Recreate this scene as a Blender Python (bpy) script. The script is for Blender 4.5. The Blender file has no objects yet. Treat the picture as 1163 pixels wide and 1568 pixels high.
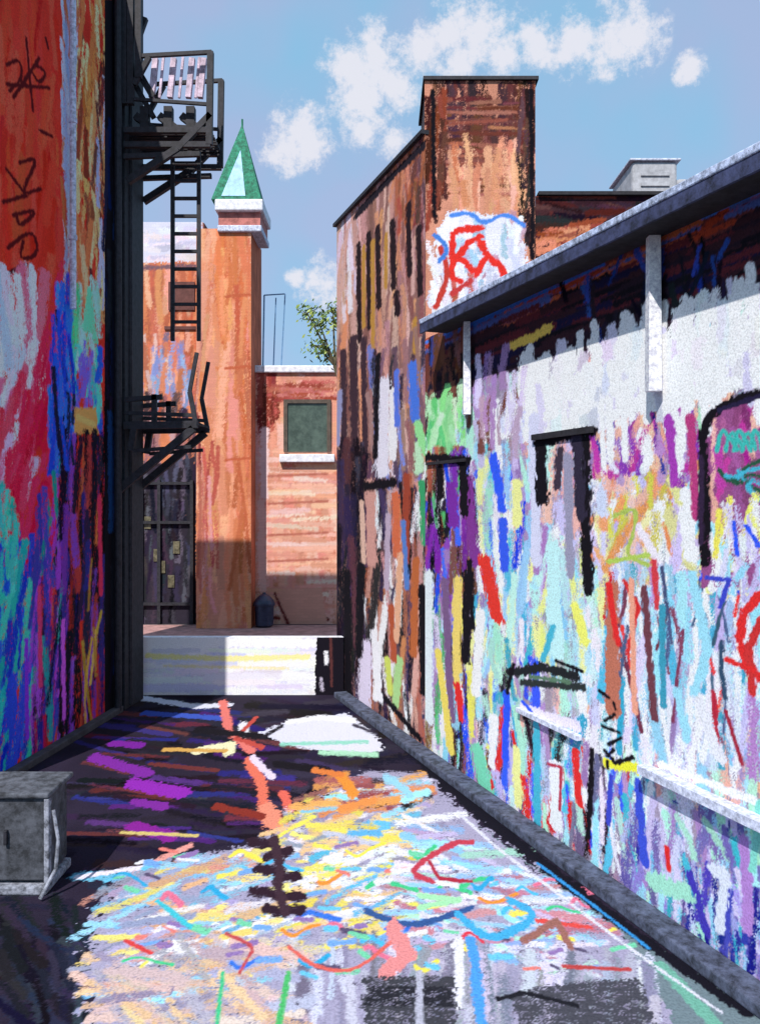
import bpy, math, random
import numpy as np
from mathutils import Vector
random.seed(7); rng=np.random.default_rng(11)
F=1300.;CX=581.;HY=767.;EZ=3.5
def lin(c):
    c=np.clip(np.array(c,float)/255.,0,1); return np.where(c<=.04045,c/12.92,((c+.055)/1.055)**2.4)
def P(px,py,d): return Vector(((px-CX)/F*d,d,EZ+(HY-py)/F*d))
def proj(p): return (CX+F*p[0]/p[1],HY-F*(p[2]-EZ)/p[1])
sc=bpy.context.scene
def link(o,parent=None):
    sc.collection.objects.link(o)
    if parent: o.parent=parent
    return o
def group(name):
    e=bpy.data.objects.new(name,None); e.empty_display_size=.3; return link(e)
# ---------- materials ----------
def mat(name,col,rough=.75,var=.25,scale=6,bump=.15,metal=0):
    m=bpy.data.materials.new(name); m.use_nodes=True; nt=m.node_tree; b=nt.nodes['Principled BSDF']
    b.inputs['Roughness'].default_value=rough; b.inputs['Metallic'].default_value=metal
    tc=nt.nodes.new('ShaderNodeTexCoord'); n=nt.nodes.new('ShaderNodeTexNoise'); n.inputs['Scale'].default_value=scale; n.inputs['Detail'].default_value=4; n.inputs['Roughness'].default_value=.75
    nt.links.new(tc.outputs['Object'],n.inputs['Vector'])
    mx=nt.nodes.new('ShaderNodeMix'); mx.data_type='RGBA'
    c=lin(col); mx.inputs[6].default_value=(*np.clip(c*(1-var),0,1),1); mx.inputs[7].default_value=(*np.clip(c*(1+var)+.01,0,1),1)
    mr=nt.nodes.new('ShaderNodeMapRange'); mr.inputs[1].default_value=.36; mr.inputs[2].default_value=.64
    nt.links.new(n.outputs['Fac'],mr.inputs[0]); nt.links.new(mr.outputs[0],mx.inputs[0]); nt.links.new(mx.outputs[2],b.inputs['Base Color'])
    bp=nt.nodes.new('ShaderNodeBump'); bp.inputs['Strength'].default_value=bump*2; bp.inputs['Distance'].default_value=.01
    nt.links.new(n.outputs['Fac'],bp.inputs['Height']); nt.links.new(bp.outputs[0],b.inputs['Normal'])
    return m
def paintmat(name,brick=.15,bump=.4,grain=60):
    m=bpy.data.materials.new(name); m.use_nodes=True; nt=m.node_tree; b=nt.nodes['Principled BSDF']; b.inputs['Roughness'].default_value=.9
    b.inputs['Specular IOR Level'].default_value=.1
    L=nt.links.new
    at=nt.nodes.new('ShaderNodeAttribute'); at.attribute_name='Col'
    tc=nt.nodes.new('ShaderNodeTexCoord')
    n=nt.nodes.new('ShaderNodeTexNoise'); n.inputs['Scale'].default_value=grain; n.inputs['Detail'].default_value=2; L(tc.outputs['Object'],n.inputs['Vector'])
    mr=nt.nodes.new('ShaderNodeMapRange'); mr.inputs[1].default_value=.3; mr.inputs[2].default_value=.6; mr.inputs[3].default_value=.8; mr.inputs[4].default_value=1.1
    L(n.outputs['Fac'],mr.inputs[0])
    mx=nt.nodes.new('ShaderNodeMix'); mx.data_type='RGBA'; mx.blend_type='MULTIPLY'; mx.inputs[0].default_value=1
    L(at.outputs['Color'],mx.inputs[6]); L(mr.outputs[0],mx.inputs[7])
    out=mx.outputs[2]; h=n.outputs['Fac']
    if brick>0:
        uv=nt.nodes.new('ShaderNodeUVMap'); br=nt.nodes.new('ShaderNodeTexBrick'); br.inputs['Scale'].default_value=1
        br.inputs['Brick Width'].default_value=.24; br.inputs['Row Height'].default_value=.085; br.inputs['Mortar Size'].default_value=.007; br.inputs['Mortar Smooth'].default_value=.5
        br.inputs['Color1'].default_value=(1,1,1,1); br.inputs['Color2'].default_value=(1-brick,1-brick,1-brick,1); br.inputs['Mortar'].default_value=(1-1.4*brick,)*3+(1,)
        L(uv.outputs[0],br.inputs['Vector'])
        m2=nt.nodes.new('ShaderNodeMix'); m2.data_type='RGBA'; m2.blend_type='MULTIPLY'; m2.inputs[0].default_value=1
        L(out,m2.inputs[6]); L(br.outputs['Color'],m2.inputs[7]); out=m2.outputs[2]
    L(out,b.inputs['Base Color'])
    bp=nt.nodes.new('ShaderNodeBump'); bp.inputs['Strength'].default_value=bump; bp.inputs['Distance'].default_value=.01; L(h,bp.inputs['Height']); L(bp.outputs[0],b.inputs['Normal'])
    return m
# ---------- mesh helpers ----------
def mesh(name,vs,fs,m,parent=None):
    me=bpy.data.meshes.new(name); me.from_pydata([tuple(v) for v in vs],[],fs); me.materials.append(m); me.update()
    return link(bpy.data.objects.new(name,me),parent)
BF=[(0,3,2,1),(4,5,6,7),(0,1,5,4),(1,2,6,5),(2,3,7,6),(3,0,4,7)]
def boxv(x0,x1,y0,y1,z0,z1): return [(x0,y0,z0),(x1,y0,z0),(x1,y1,z0),(x0,y1,z0),(x0,y0,z1),(x1,y0,z1),(x1,y1,z1),(x0,y1,z1)]
def bevel(o,w=.01):
    md=o.modifiers.new('bev','BEVEL'); md.width=w; md.segments=2; return o
def box(name,x0,x1,y0,y1,z0,z1,m,parent=None,bv=0):
    o=mesh(name,boxv(x0,x1,y0,y1,z0,z1),BF,m,parent)
    if bv: bevel(o,bv)
    return o
def prism(name,foot,z0,z1,m,parent=None,bv=0):
    n=len(foot); vs=[(x,y,z0) for x,y in foot]+[(x,y,z1) for x,y in foot]
    fs=[tuple(range(n))[::-1],tuple(range(n,2*n))]+[(i,(i+1)%n,n+(i+1)%n,n+i) for i in range(n)]
    o=mesh(name,vs,fs,m,parent)
    if bv: bevel(o,bv)
    return o
class Bars:
    def __init__(s): s.v=[];s.f=[]
    def bar(s,a,b,r=.02,k=4,r2=None):
        a=Vector(a);b=Vector(b);r2=r if r2 is None else r2
        d=(b-a).normalized(); up=Vector((0,0,1)) if abs(d.z)<.9 else Vector((0,1,0))
        x=d.cross(up).normalized(); y=d.cross(x); n=len(s.v)
        for c,rr in((a,r),(b,r2)):
            for i in range(k):
                t=2*math.pi*(i+.5)/k; s.v.append(c+(x*math.cos(t)+y*math.sin(t))*rr*(1.41 if k==4 else 1))
        for i in range(k): s.f.append((n+i,n+(i+1)%k,n+k+(i+1)%k,n+k+i))
        s.f.append(tuple(n+i for i in range(k))[::-1]); s.f.append(tuple(n+k+i for i in range(k)))
    def path(s,pts,r=.02,k=4):
        for a,b in zip(pts[:-1],pts[1:]): s.bar(a,b,r,k)
    def box(s,x0,x1,y0,y1,z0,z1):
        n=len(s.v); s.v+= [Vector(q) for q in boxv(x0,x1,y0,y1,z0,z1)]; s.f+=[tuple(n+i for i in f) for f in BF]
    def make(s,name,m,parent=None): return mesh(name,s.v,s.f,m,parent)
# ---------- painted surfaces (paint is laid out in metres on the wall itself) ----------
def vnoise(nv,nu,cv,cu):
    cv=max(cv,1.001);cu=max(cu,1.001)
    a=max(2,int(nv/cv)+2); b=max(2,int(nu/cu)+2); g=rng.random((a,b))
    y=np.linspace(0,a-1.001,nv); x=np.linspace(0,b-1.001,nu); yi=y.astype(int);xi=x.astype(int); fy=(y-yi)[:,None]; fx=(x-xi)[None]
    fy=fy*fy*(3-2*fy);fx=fx*fx*(3-2*fx)
    return (g[yi][:,xi]*(1-fy)*(1-fx)+g[yi+1][:,xi]*fy*(1-fx)+g[yi][:,xi+1]*(1-fy)*fx+g[yi+1][:,xi+1]*fy*fx)
def chaikin(pts):
    if len(pts)<3: return pts
    for _ in range(2):
        q=[pts[0]]
        for a,b in zip(pts[:-1],pts[1:]): q+=[(a[0]*.75+b[0]*.25,a[1]*.75+b[1]*.25),(a[0]*.25+b[0]*.75,a[1]*.25+b[1]*.75)]
        pts=q+[pts[-1]]
    return pts
class Surf:
    def __init__(s,O,U,V,LU,LV,ru,rv,base,ground=False):
        s.O=Vector(O);s.U=Vector(U).normalized();s.V=Vector(V).normalized();s.N=s.U.cross(s.V);s.ru=ru;s.rv=rv
        s.nu=int(LU/ru)+1;s.nv=int(LV/rv)+1;s.LU=LU;s.LV=LV
        s.C=np.ones((s.nv,s.nu,3))*lin(base)
        st=(.10/rv,.018/ru) if not ground else (.02/rv,.12/ru)
        s.g=.4*rng.random((s.nv,s.nu))+.3*vnoise(s.nv,s.nu,*st)+.3*vnoise(s.nv,s.nu,.05/rv,.05/ru)
        s.e=.5*vnoise(s.nv,s.nu,.10/rv,.05/ru)+.5*vnoise(s.nv,s.nu,.03/rv,.02/ru)
        s.C*= (.8+.4*vnoise(s.nv,s.nu,.5/rv,.2/ru))[...,None]
    def uv(s,px,py):
        r=Vector(((px-CX)/F,1,(HY-py)/F)); c=Vector((0,0,EZ)); t=(s.O-c).dot(s.N)/r.dot(s.N); p=c+r*t-s.O
        return np.array((p.dot(s.U),p.dot(s.V)))
    def scale(s,q):
        p=s.O+s.U*float(q[0])+s.V*float(q[1]); a=proj(p); b=proj(p+s.U*.01); c=proj(p+s.V*.01)
        return math.hypot(b[0]-a[0],b[1]-a[1])*100, math.hypot(c[0]-a[0],c[1]-a[1])*100
    def stroke(s,pts,w,col,cover=.8,soft=2.):
        c=lin(col); Q=[s.uv(*p) for p in (chaikin(pts) if len(pts)>3 else pts)]
        segs=[]
        for a,b in zip(Q[:-1],Q[1:]):
            su,sv=s.scale((a+b)/2); segs.append((a,b,su,sv))
        mu=max(w/x[2] for x in segs)*.9; mv=max(w/x[3] for x in segs)*.9
        A=np.array(Q)
        i0=max(0,int((A[:,0].min()-mu)/s.ru)); i1=min(s.nu,int((A[:,0].max()+mu)/s.ru)+2)
        j0=max(0,int((A[:,1].min()-mv)/s.rv)); j1=min(s.nv,int((A[:,1].max()+mv)/s.rv)+2)
        if i1<=i0 or j1<=j0: return
        u0=(np.arange(i0,i1)*s.ru)[None]; v0=(np.arange(j0,j1)*s.rv)[:,None]; D=None
        for a,b,su,sv in segs:
            u=u0*su; v=v0*sv
            ax,ay,bx,by=a[0]*su,a[1]*sv,b[0]*su,b[1]*sv; dx,dy=bx-ax,by-ay; LL=dx*dx+dy*dy+1e-9
            t=np.clip(((u-ax)*dx+(v-ay)*dy)/LL,0,1); d=np.hypot(u-ax-t*dx,v-ay-t*dy); D=d if D is None else np.minimum(D,d)
        e=s.e[j0:j1,i0:i1]; g=s.g[j0:j1,i0:i1]; R=w*.5
        edge=np.clip(1-D/(R*1.25),0,1)
        al=np.clip((R*(.35+1.2*e)-D)/soft+.5,0,1)*np.clip((g+cover-1.2+.35*edge)*4.5,0,1)
        al=al[...,None]; s.C[j0:j1,i0:i1]=s.C[j0:j1,i0:i1]*(1-al)+c*al
    def poly(s,pts,col,jag=.05,cover=1.2):
        c=lin(col); Q=np.array([s.uv(*p) for p in pts]); m=jag*2
        i0=max(0,int((Q[:,0].min()-m)/s.ru)); i1=min(s.nu,int((Q[:,0].max()+m)/s.ru)+2)
        j0=max(0,int((Q[:,1].min()-m)/s.rv)); j1=min(s.nv,int((Q[:,1].max()+m)/s.rv)+2)
        if i1<=i0 or j1<=j0: return
        e=s.e[j0:j1,i0:i1]; g=s.g[j0:j1,i0:i1]
        u=np.arange(i0,i1)[None]*s.ru+(e-.5)*jag*2; v=np.arange(j0,j1)[:,None]*s.rv+(g-.5)*jag*2
        ins=np.zeros(u.shape,bool); n=len(Q)
        for k in range(n):
            x1,y1=Q[k];x2,y2=Q[(k+1)%n]
            cond=((y1>v)!=(y2>v)); xx=(x2-x1)*(v-y1)/((y2-y1) if abs(y2-y1)>1e-9 else 1e-9)+x1
            ins^=cond&(u<xx)
        al=(ins*np.clip((g+cover-1.1)*5,0,1))[...,None]
        s.C[j0:j1,i0:i1]=s.C[j0:j1,i0:i1]*(1-al)+c*al
    def fill(s,x0,a0,b0,x1,a1,b1,cols,n,w=(6,14),L=(40,120),ang=90,sp=8,cover=.8,bend=4):
        n=int(n*1.25)
        for _ in range(n):
            t=random.random(); x=x0+(x1-x0)*t; lo=a0+(a1-a0)*t; hi=b0+(b1-b0)*t; y=random.uniform(lo,hi)
            l=random.uniform(*L)/2; A=math.radians(ang+random.uniform(-sp,sp)); dx,dy=math.cos(A)*l,math.sin(A)*l
            ya,yb=y-dy,y+dy
            if abs(ang-90)<40: ya=max(ya,lo-random.uniform(0,26)); yb=min(yb,hi+random.uniform(0,26))
            c=np.clip(np.array(random.choice(cols))+random.uniform(-16,16)+np.array([random.uniform(-8,8) for _ in range(3)]),0,255)
            s.stroke([(x-dx,ya),(x+random.uniform(-bend,bend),(ya+yb)/2),(x+dx,yb)],random.uniform(*w),c,cover*random.uniform(.75,1.1))
    def make(s,name,m,parent=None,gain=1.):
        nv,nu=s.nv,s.nu; O=np.array(s.O);U=np.array(s.U);V=np.array(s.V)
        u=np.linspace(0,s.LU,nu);v=np.linspace(0,s.LV,nv)
        co=(O+u[None,:,None]*U+v[:,None,None]*V).reshape(-1,3).astype(np.float32)
        idx=np.arange(nv*nu).reshape(nv,nu); q=np.stack([idx[:-1,:-1],idx[:-1,1:],idx[1:,1:],idx[1:,:-1]],-1).reshape(-1,4).astype(np.int32)
        me=bpy.data.meshes.new(name); me.vertices.add(len(co)); me.vertices.foreach_set('co',co.ravel())
        me.loops.add(q.size); me.loops.foreach_set('vertex_index',q.ravel()); me.polygons.add(len(q)); me.polygons.foreach_set('loop_start',np.arange(0,q.size,4,dtype=np.int32))
        me.update(calc_edges=True)
        at=me.color_attributes.new('Col','FLOAT_COLOR','POINT'); c=np.ones((nv*nu,4),np.float32); c[:,:3]=np.clip(s.C*gain,0,.86).reshape(-1,3); at.data.foreach_set('color',c.ravel())
        uvl=me.uv_layers.new(name='UVMap'); uu=np.stack(np.broadcast_arrays(u[None,:],v[:,None]),-1).reshape(-1,2)[q.ravel()].astype(np.float32); uvl.data.foreach_set('uv',uu.ravel())
        me.materials.append(m); me.validate()
        return link(bpy.data.objects.new(name,me),parent)
# ---------- base materials ----------
M_wall=paintmat('painted_brick',.03,.25); M_brick=paintmat('worn_brick',.08,.3); M_gr=paintmat('painted_asphalt',0,.4,45)
M_dark=mat('dark_brick',(62,38,40)); M_asph=mat('asphalt',(66,62,68),.9,.3,4,.4); M_conc=mat('concrete',(170,170,176),.85,.25,5,.3)
M_iron=mat('black_iron',(26,24,34),.7,.5,12); M_white=mat('weathered_white_paint',(226,224,232),.7,.22,9); M_rust=mat('roof_brick',(120,62,52),.8,.35,5)
M_lav=mat('lavender_trim',(196,200,222),.8,.4,18,.3); M_black=mat('black_trim',(24,20,28),.8,.5,9); M_green=mat('verdigris_copper',(24,112,84),.8,.6,9)
M_glass=mat('old_glass',(74,88,78),.15,.3,3,.03); M_blue=mat('blue_steel',(110,150,190),.5,.2,9)
W=(238,236,244); K=(20,16,24)
# ================= right graffiti building =================
dn=Vector((-.359,1,0)).normalized()
def RX(d): return 4.863-.359*d
rb=group('graffiti_brick_building')
y0,y1=3.0,11.8; LU=(y1-y0)/dn.y
S=Surf((RX(y1),y1,0),-dn,(0,0,1),LU,5.75,.0115,.0115,(150,138,160))
mauve=(166,132,184);lav=(200,194,232);mint=(176,228,205);turq=(70,175,200);cyan=(155,215,242);blu=(45,85,230);deep=(40,45,140);yel=(245,232,110);red=(220,45,45);ora=(225,125,70);pur=(125,50,165);mag=(180,50,145);brn=(112,66,54);pch=(234,176,158);grn=(80,185,110);dk=(38,30,40)
S.fill(640,560,1150,1180,440,1520,[lav,mauve,W,cyan,mint,(170,150,170),pch],330,(14,30),(90,200))
S.fill(650,900,1150,780,900,1260,[mauve,dk,W,yel,grn,cyan,brn,lav,blu],80,(8,17),(60,150))
S.fill(740,1080,1240,1000,1150,1400,[lav,mint,turq,blu,dk,W,cyan,(110,100,130),mauve,red],150,(8,20),(50,130),sp=12)
S.fill(960,1240,1390,1163,1270,1520,[(150,140,205),lav,turq,cyan,(110,100,165),deep,mint,mauve],110,(10,26),(60,150),sp=20)
S.fill(1060,1330,1450,1163,1380,1520,[deep,(60,60,160),lav],14,(10,20),(70,140))
S.fill(720,690,1000,820,680,1080,[(150,190,235),blu,(240,242,150),turq,W,mint,cyan,mauve],90,(8,18),(50,120),sp=12)
S.fill(818,820,1020,935,860,1040,[(190,230,232),W,cyan,(242,244,150),mauve,mint,(150,150,160)],60,(9,24),(40,110),sp=14)
S.fill(905,700,890,1060,700,890,[pch,(230,222,160),W,lav,(200,196,80),(235,150,100),W],76,(9,24),(40,120),sp=32)
S.fill(925,880,1150,1163,880,1170,[W,cyan,lav,W,(200,215,235),turq,W,mauve,(150,190,220)],110,(9,26),(60,170),sp=12)
S.fill(925,880,1100,1163,880,1150,[red,(70,90,120),(120,60,80)],20,(5,11),(50,150),sp=14)
S.fill(1070,775,890,1163,770,890,[yel,W,(240,228,110),cyan,blu],34,(9,18),(40,90),sp=15)
S.fill(900,640,720,1062,625,720,[mag,pur,(160,60,150),W,deep,mauve,pch],66,(8,24),(30,100),sp=22)
# arch interior panel
S.poly([(1072,900),(1074,660),(1100,625),(1163,600),(1230,560),(1230,900)],(150,80,132),.02)
S.fill(1082,640,790,1200,600,770,[mag,(160,76,140),(130,66,110),pch,(170,90,150)],36,(9,20),(50,110),sp=20)
for k in range(5): S.stroke([(1096+k*13,690),(1104+k*12,655+6*(k%2)),(1114+k*12,668),(1128+k*9,688)],7,(60,180,170),1)
for k in range(6): S.stroke([(1100+k*10,720+8*(k%3)),(1118+k*7,742-8*(k%2)),(1140,715+6*k),(1163,705+k*12)],8,[(36,84,62),turq][k%2])
S.fill(1085,780,900,1200,780,900,[yel,W,(240,228,100),W,cyan,lav],30,(10,20),(40,90),sp=22); S.stroke([(1122,800),(1128,850)],8,blu); S.stroke([(1140,805),(1160,835)],9,blu)
# eave band
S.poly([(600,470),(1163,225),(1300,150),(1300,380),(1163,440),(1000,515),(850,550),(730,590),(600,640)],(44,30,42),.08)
def eavefill(n,cols,t0,t1,w,L):
    for _ in range(n):
        x=random.uniform(660,1180); top=495-.507*(x-650); bot=600-.36*(x-650); t=random.uniform(t0,t1); y=top+(bot-top)*t; l=random.uniform(*L); sl=-.507+.147*t
        S.stroke([(x-l/2,y-sl*l/2),(x+l/2,y+sl*l/2)],random.uniform(*w),random.choice(cols),.8)
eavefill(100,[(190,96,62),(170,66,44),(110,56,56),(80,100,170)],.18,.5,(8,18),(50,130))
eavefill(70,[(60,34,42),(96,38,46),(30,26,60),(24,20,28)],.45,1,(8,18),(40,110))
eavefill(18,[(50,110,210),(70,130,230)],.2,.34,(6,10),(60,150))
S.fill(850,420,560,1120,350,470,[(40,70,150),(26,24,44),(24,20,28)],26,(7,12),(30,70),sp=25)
S.stroke([(785,528),(812,518),(838,503)],15,(244,194,90),1.05)
# white jagged band
S.poly([(800,610),(860,580),(1163,490),(1300,420),(1300,560),(1163,590),(1060,612),(900,655),(820,668),(800,680)],(240,238,246),.05)
for x in range(740,1230,9):
    base=660-.27*(x-790); top=598-.47*(x-790)*.78-random.choice([random.uniform(-24,0),random.uniform(20,62)])
    S.stroke([(x,base),(x+random.uniform(-2,6),(base+top)/2),(x+random.uniform(-6,10),top)],random.uniform(9,20),random.choice([W,W,(246,246,250),(214,208,228)]),1.0)
S.fill(800,570,660,1163,440,600,[(214,210,228),W,(246,246,250),(246,246,250)],90,(12,24),(30,90),cover=.95)
for _ in range(16):
    x=random.uniform(900,1160); y=640-.27*(x-900); S.stroke([(x,y-20),(x+3,y+random.uniform(20,90))],random.uniform(7,15),W,.95)
S.fill(725,560,700,800,545,690,[mauve,(180,150,170),lav,brn],26,(8,15),(40,90))
# far zone
S.fill(645,510,650,720,500,640,[brn,dk,(44,60,130),(120,80,70),K],30,(8,15),(40,90))
S.poly([(652,700),(655,620),(690,600),(700,700)],(150,215,150),.06)
S.fill(650,610,705,705,605,700,[(140,220,140),(190,240,190),grn],24,(7,12),(25,55),sp=25)
S.fill(645,710,910,725,700,920,[pur,brn,grn,K,dk,(170,90,70),mauve,blu],60,(8,14),(50,120))
for pts,w,c in [([(690,745),(694,800)],18,(118,45,155)),([(715,735),(725,860)],18,(125,55,140)),([(755,700),(768,780)],14,(50,90,235)),([(742,860),(760,945)],22,(220,55,45)),([(768,800),(772,870)],15,(55,90,225)),
    ([(735,940),(728,1060)],16,W),([(700,890),(697,1050)],17,(232,206,110)),([(680,890),(690,1100)],14,(120,90,130)),([(655,880),(655,1100)],16,(220,230,244)),([(716,880),(712,1010)],16,K),([(640,1010),(636,1110)],12,K),
    ([(670,1000),(690,1150)],13,(235,212,100)),([(790,740),(790,800)],17,(242,242,150)),([(815,640),(820,860)],18,(210,210,242)),([(845,840),(850,1000)],26,(190,232,232)),([(880,930),(893,980)],17,(244,242,110)),
    ([(935,900),(938,1090)],24,(186,110,88)),([(930,895),(945,985)],11,red),([(955,890),(975,930),(960,1000)],9,(210,45,45)),([(1000,860),(1004,930)],10,(205,60,70)),([(1012,930),(1015,1080)],11,(60,150,175)),([(985,900),(1000,1100)],12,(110,60,70)),
    ([(1163,910),(1135,940),(1130,1000),(1163,1040)],16,red),([(1163,950),(1145,990),(1150,1060)],15,(200,50,50)),([(1110,1010),(1150,1025)],10,red),([(1090,1060),(1100,1160)],9,(180,40,60)),([(1110,1090),(1135,1170)],8,(160,40,60)),
    ([(1058,880),(1082,1000),(1062,1060)],18,cyan),([(1050,760),(1055,850)],26,(240,238,246)),([(1055,640),(1066,790)],15,(180,60,120)),([(1022,640),(1032,740)],15,(160,60,170)),([(1036,1060),(1050,1130)],16,cyan),
    ([(1070,1075),(1100,1160)],22,(226,226,244)),([(965,890),(970,1090)],10,(236,160,134)),([(940,790),(975,775),(968,820),(955,850),(990,865)],7,(170,190,90)),([(930,860),(990,850)],8,(175,200,90)),([(845,960),(830,1010)],10,turq),
    ([(1080,885),(1115,888),(1100,930)],8,(60,70,190)),([(1010,1170),(1163,1230)],13,W),([(850,1175),(850,1260)],24,(230,232,244)),([(838,1170),(858,1175),(856,1240)],5,(180,50,70)),([(880,1150),(886,1230)],14,red),([(905,1150),(900,1280)],11,K),
    ([(930,1170),(970,1175)],18,(240,230,60)),([(926,1150),(940,1168),(968,1160)],8,K),([(935,1190),(930,1260)],10,(60,70,190)),([(975,1200),(985,1320)],15,(60,80,200)),([(1020,1300),(1022,1330)],11,red),([(1055,1340),(1082,1430)],19,(65,55,170)),
    ([(1090,1330),(1110,1340),(1100,1420)],20,(215,220,248)),([(820,1100),(822,1280)],14,turq),([(755,1100),(752,1170)],15,W),([(775,1060),(772,1160)],12,blu),([(790,1150),(792,1230)],16,(240,240,150)),([(700,1050),(705,1100)],13,red),([(730,1150),(745,1215)],28,(120,210,175)),
    ([(1000,1350),(1050,1370)],28,(160,220,195)),([(1140,1290),(1143,1420)],24,(175,130,200)),([(1163,1230),(1150,1330)],16,(130,210,195)),([(800,1085),(880,1112)],17,(228,218,244)),([(800,1075),(812,1090)],7,blu),
    # dark openings: black frames, and recess shade painted on the flat wall
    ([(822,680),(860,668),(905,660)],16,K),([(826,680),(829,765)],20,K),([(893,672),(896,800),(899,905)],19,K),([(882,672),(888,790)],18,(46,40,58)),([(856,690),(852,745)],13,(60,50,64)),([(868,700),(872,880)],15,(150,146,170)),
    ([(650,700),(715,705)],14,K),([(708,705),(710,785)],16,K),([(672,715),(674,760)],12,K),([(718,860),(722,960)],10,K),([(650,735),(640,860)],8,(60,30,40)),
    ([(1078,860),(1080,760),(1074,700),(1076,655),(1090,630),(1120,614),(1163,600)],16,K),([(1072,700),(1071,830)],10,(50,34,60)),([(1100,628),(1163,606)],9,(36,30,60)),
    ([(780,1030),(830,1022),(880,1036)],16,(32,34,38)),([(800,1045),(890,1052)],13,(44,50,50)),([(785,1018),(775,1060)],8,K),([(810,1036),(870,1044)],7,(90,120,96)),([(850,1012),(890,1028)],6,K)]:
    S.stroke(pts,w,c,.97)
for k in range(7): S.stroke([(900+random.uniform(0,50),1058+k*18),(930+random.uniform(-10,30),1068+k*18)],6,K,.9)
S.stroke([(700,1190),(860,1300),(1150,1505)],18,(40,42,72),.95)
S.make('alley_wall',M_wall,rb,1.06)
def off(d,o):
    n=Vector((-dn.y,dn.x,0)); return (RX(d)+n.x*o,d+n.y*o)
prism('core',[off(y0,-.02),off(y0,-7),off(y1,-7),off(y1-.02,-.02)],0,5.7,M_dark,rb)
prism('roof_slab',[off(y0-.3,.36),off(y0-.3,-7),off(11.4,-7),off(11.15,.36)],5.752,5.82,M_asph,rb)
prism('eave_fascia',[off(y0-.3,.40),off(y0-.3,.362),off(11.1,.362),off(11.1,.40)],5.775,5.84,mat('chalky_eave_edge',(168,178,204),.9,.6,16,.4),rb,.01)
prism('fascia_board',[off(y0-.3,.39),off(y0-.3,.362),off(11.1,.362),off(11.1,.39)],5.66,5.772,mat('dark_blue_fascia',(46,52,84),.8,.7,7,.3),rb)
prism('soffit',[off(y0-.3,.36),off(y0-.3,.004),off(11.1,.004),off(11.1,.36)],5.69,5.75,M_black,rb)
b=Bars()
for px,yb,r in((991,600,.055),(709,635,.045)):
    k=(px-CX)/F; d=(4.863-.11)/(k+.359); zb=EZ+(HY-yb)/F*d; o=off(d,.08)
    b.bar((o[0],o[1],zb),(o[0],o[1],5.685),r,4,r*.85)
b.make('white_posts',mat('chalky_white',(226,224,240),.9,.35,20,.4),rb)
def wallrect(b,pa,pb,z0,z1,o=.07):
    da=4.863/((pa-CX)/F+.359); db=4.863/((pb-CX)/F+.359)
    n=len(b.v); A=off(da,.002);B=off(db,.002);A2=off(da,o);B2=off(db,o)
    for z in(z0,z1):
        for q in(A,B,B2,A2): b.v.append(Vector((q[0],q[1],z)))
    b.f+=[tuple(n+i for i in f) for f in BF]
b=Bars(); wallrect(b,817,908,4.14,4.20,.04); wallrect(b,654,713,3.99,4.03,.03); b.make('window_lintels',M_black,rb)
b=Bars(); wallrect(b,992,1290,1.2,1.27,.12); wallrect(b,796,890,1.20,1.25,.06); b.make('stone_ledge',M_lav,rb)
prism('kerb',[off(2.5,.24),off(2.5,.004),off(15.2,.004),off(15.2,.24)],0,.1,mat('kerb_stone',(66,72,92),.9,.7,9,.4),None,.015)
# ================= second (tall) building =================
tb=group('tall_brick_building')
y2=15.78; L2=(y2-11.8)/dn.y
S=Surf((RX(y2),y2,0),-dn,(0,0,1),L2,8.6,.012,.015,(150,108,102))
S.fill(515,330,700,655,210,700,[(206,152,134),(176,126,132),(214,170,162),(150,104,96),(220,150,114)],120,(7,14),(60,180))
S.fill(515,320,470,545,310,480,[(220,196,204),(230,214,232),(210,160,146)],22,(7,12),(50,110))
S.fill(600,240,340,650,215,330,[(170,90,64),(104,66,70),(140,80,64),(206,130,96)],26,(8,14),(40,90))
for x,a,bq in((548,375,520),(563,360,500),(577,350,470),(600,340,440),(624,315,420),(640,350,450),(606,450,480)): S.stroke([(x,a),(x+2,bq)],11,(40,26,32),1)
for x,a,bq in((556,380,500),(570,370,560),(590,360,440),(634,490,540)): S.stroke([(x,a),(x,bq)],8,(190,140,66),.9)
S.stroke([(545,330),(600,270),(650,222)],14,(36,30,40),1)
for x,a,bq,w in((524,540,720,12),(540,520,700,15),(556,520,780,10),(572,540,640,9)): S.stroke([(x,a),(x+3,bq)],w,(64,44,54),.95)
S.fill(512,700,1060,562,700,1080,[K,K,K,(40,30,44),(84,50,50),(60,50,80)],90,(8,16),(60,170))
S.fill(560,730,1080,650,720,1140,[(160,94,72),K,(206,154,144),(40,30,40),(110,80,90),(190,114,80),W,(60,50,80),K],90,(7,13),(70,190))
S.fill(565,540,740,650,520,720,[(110,84,100),(60,50,70),(150,110,110),(120,140,210)],34,(7,12),(50,110))
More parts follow.
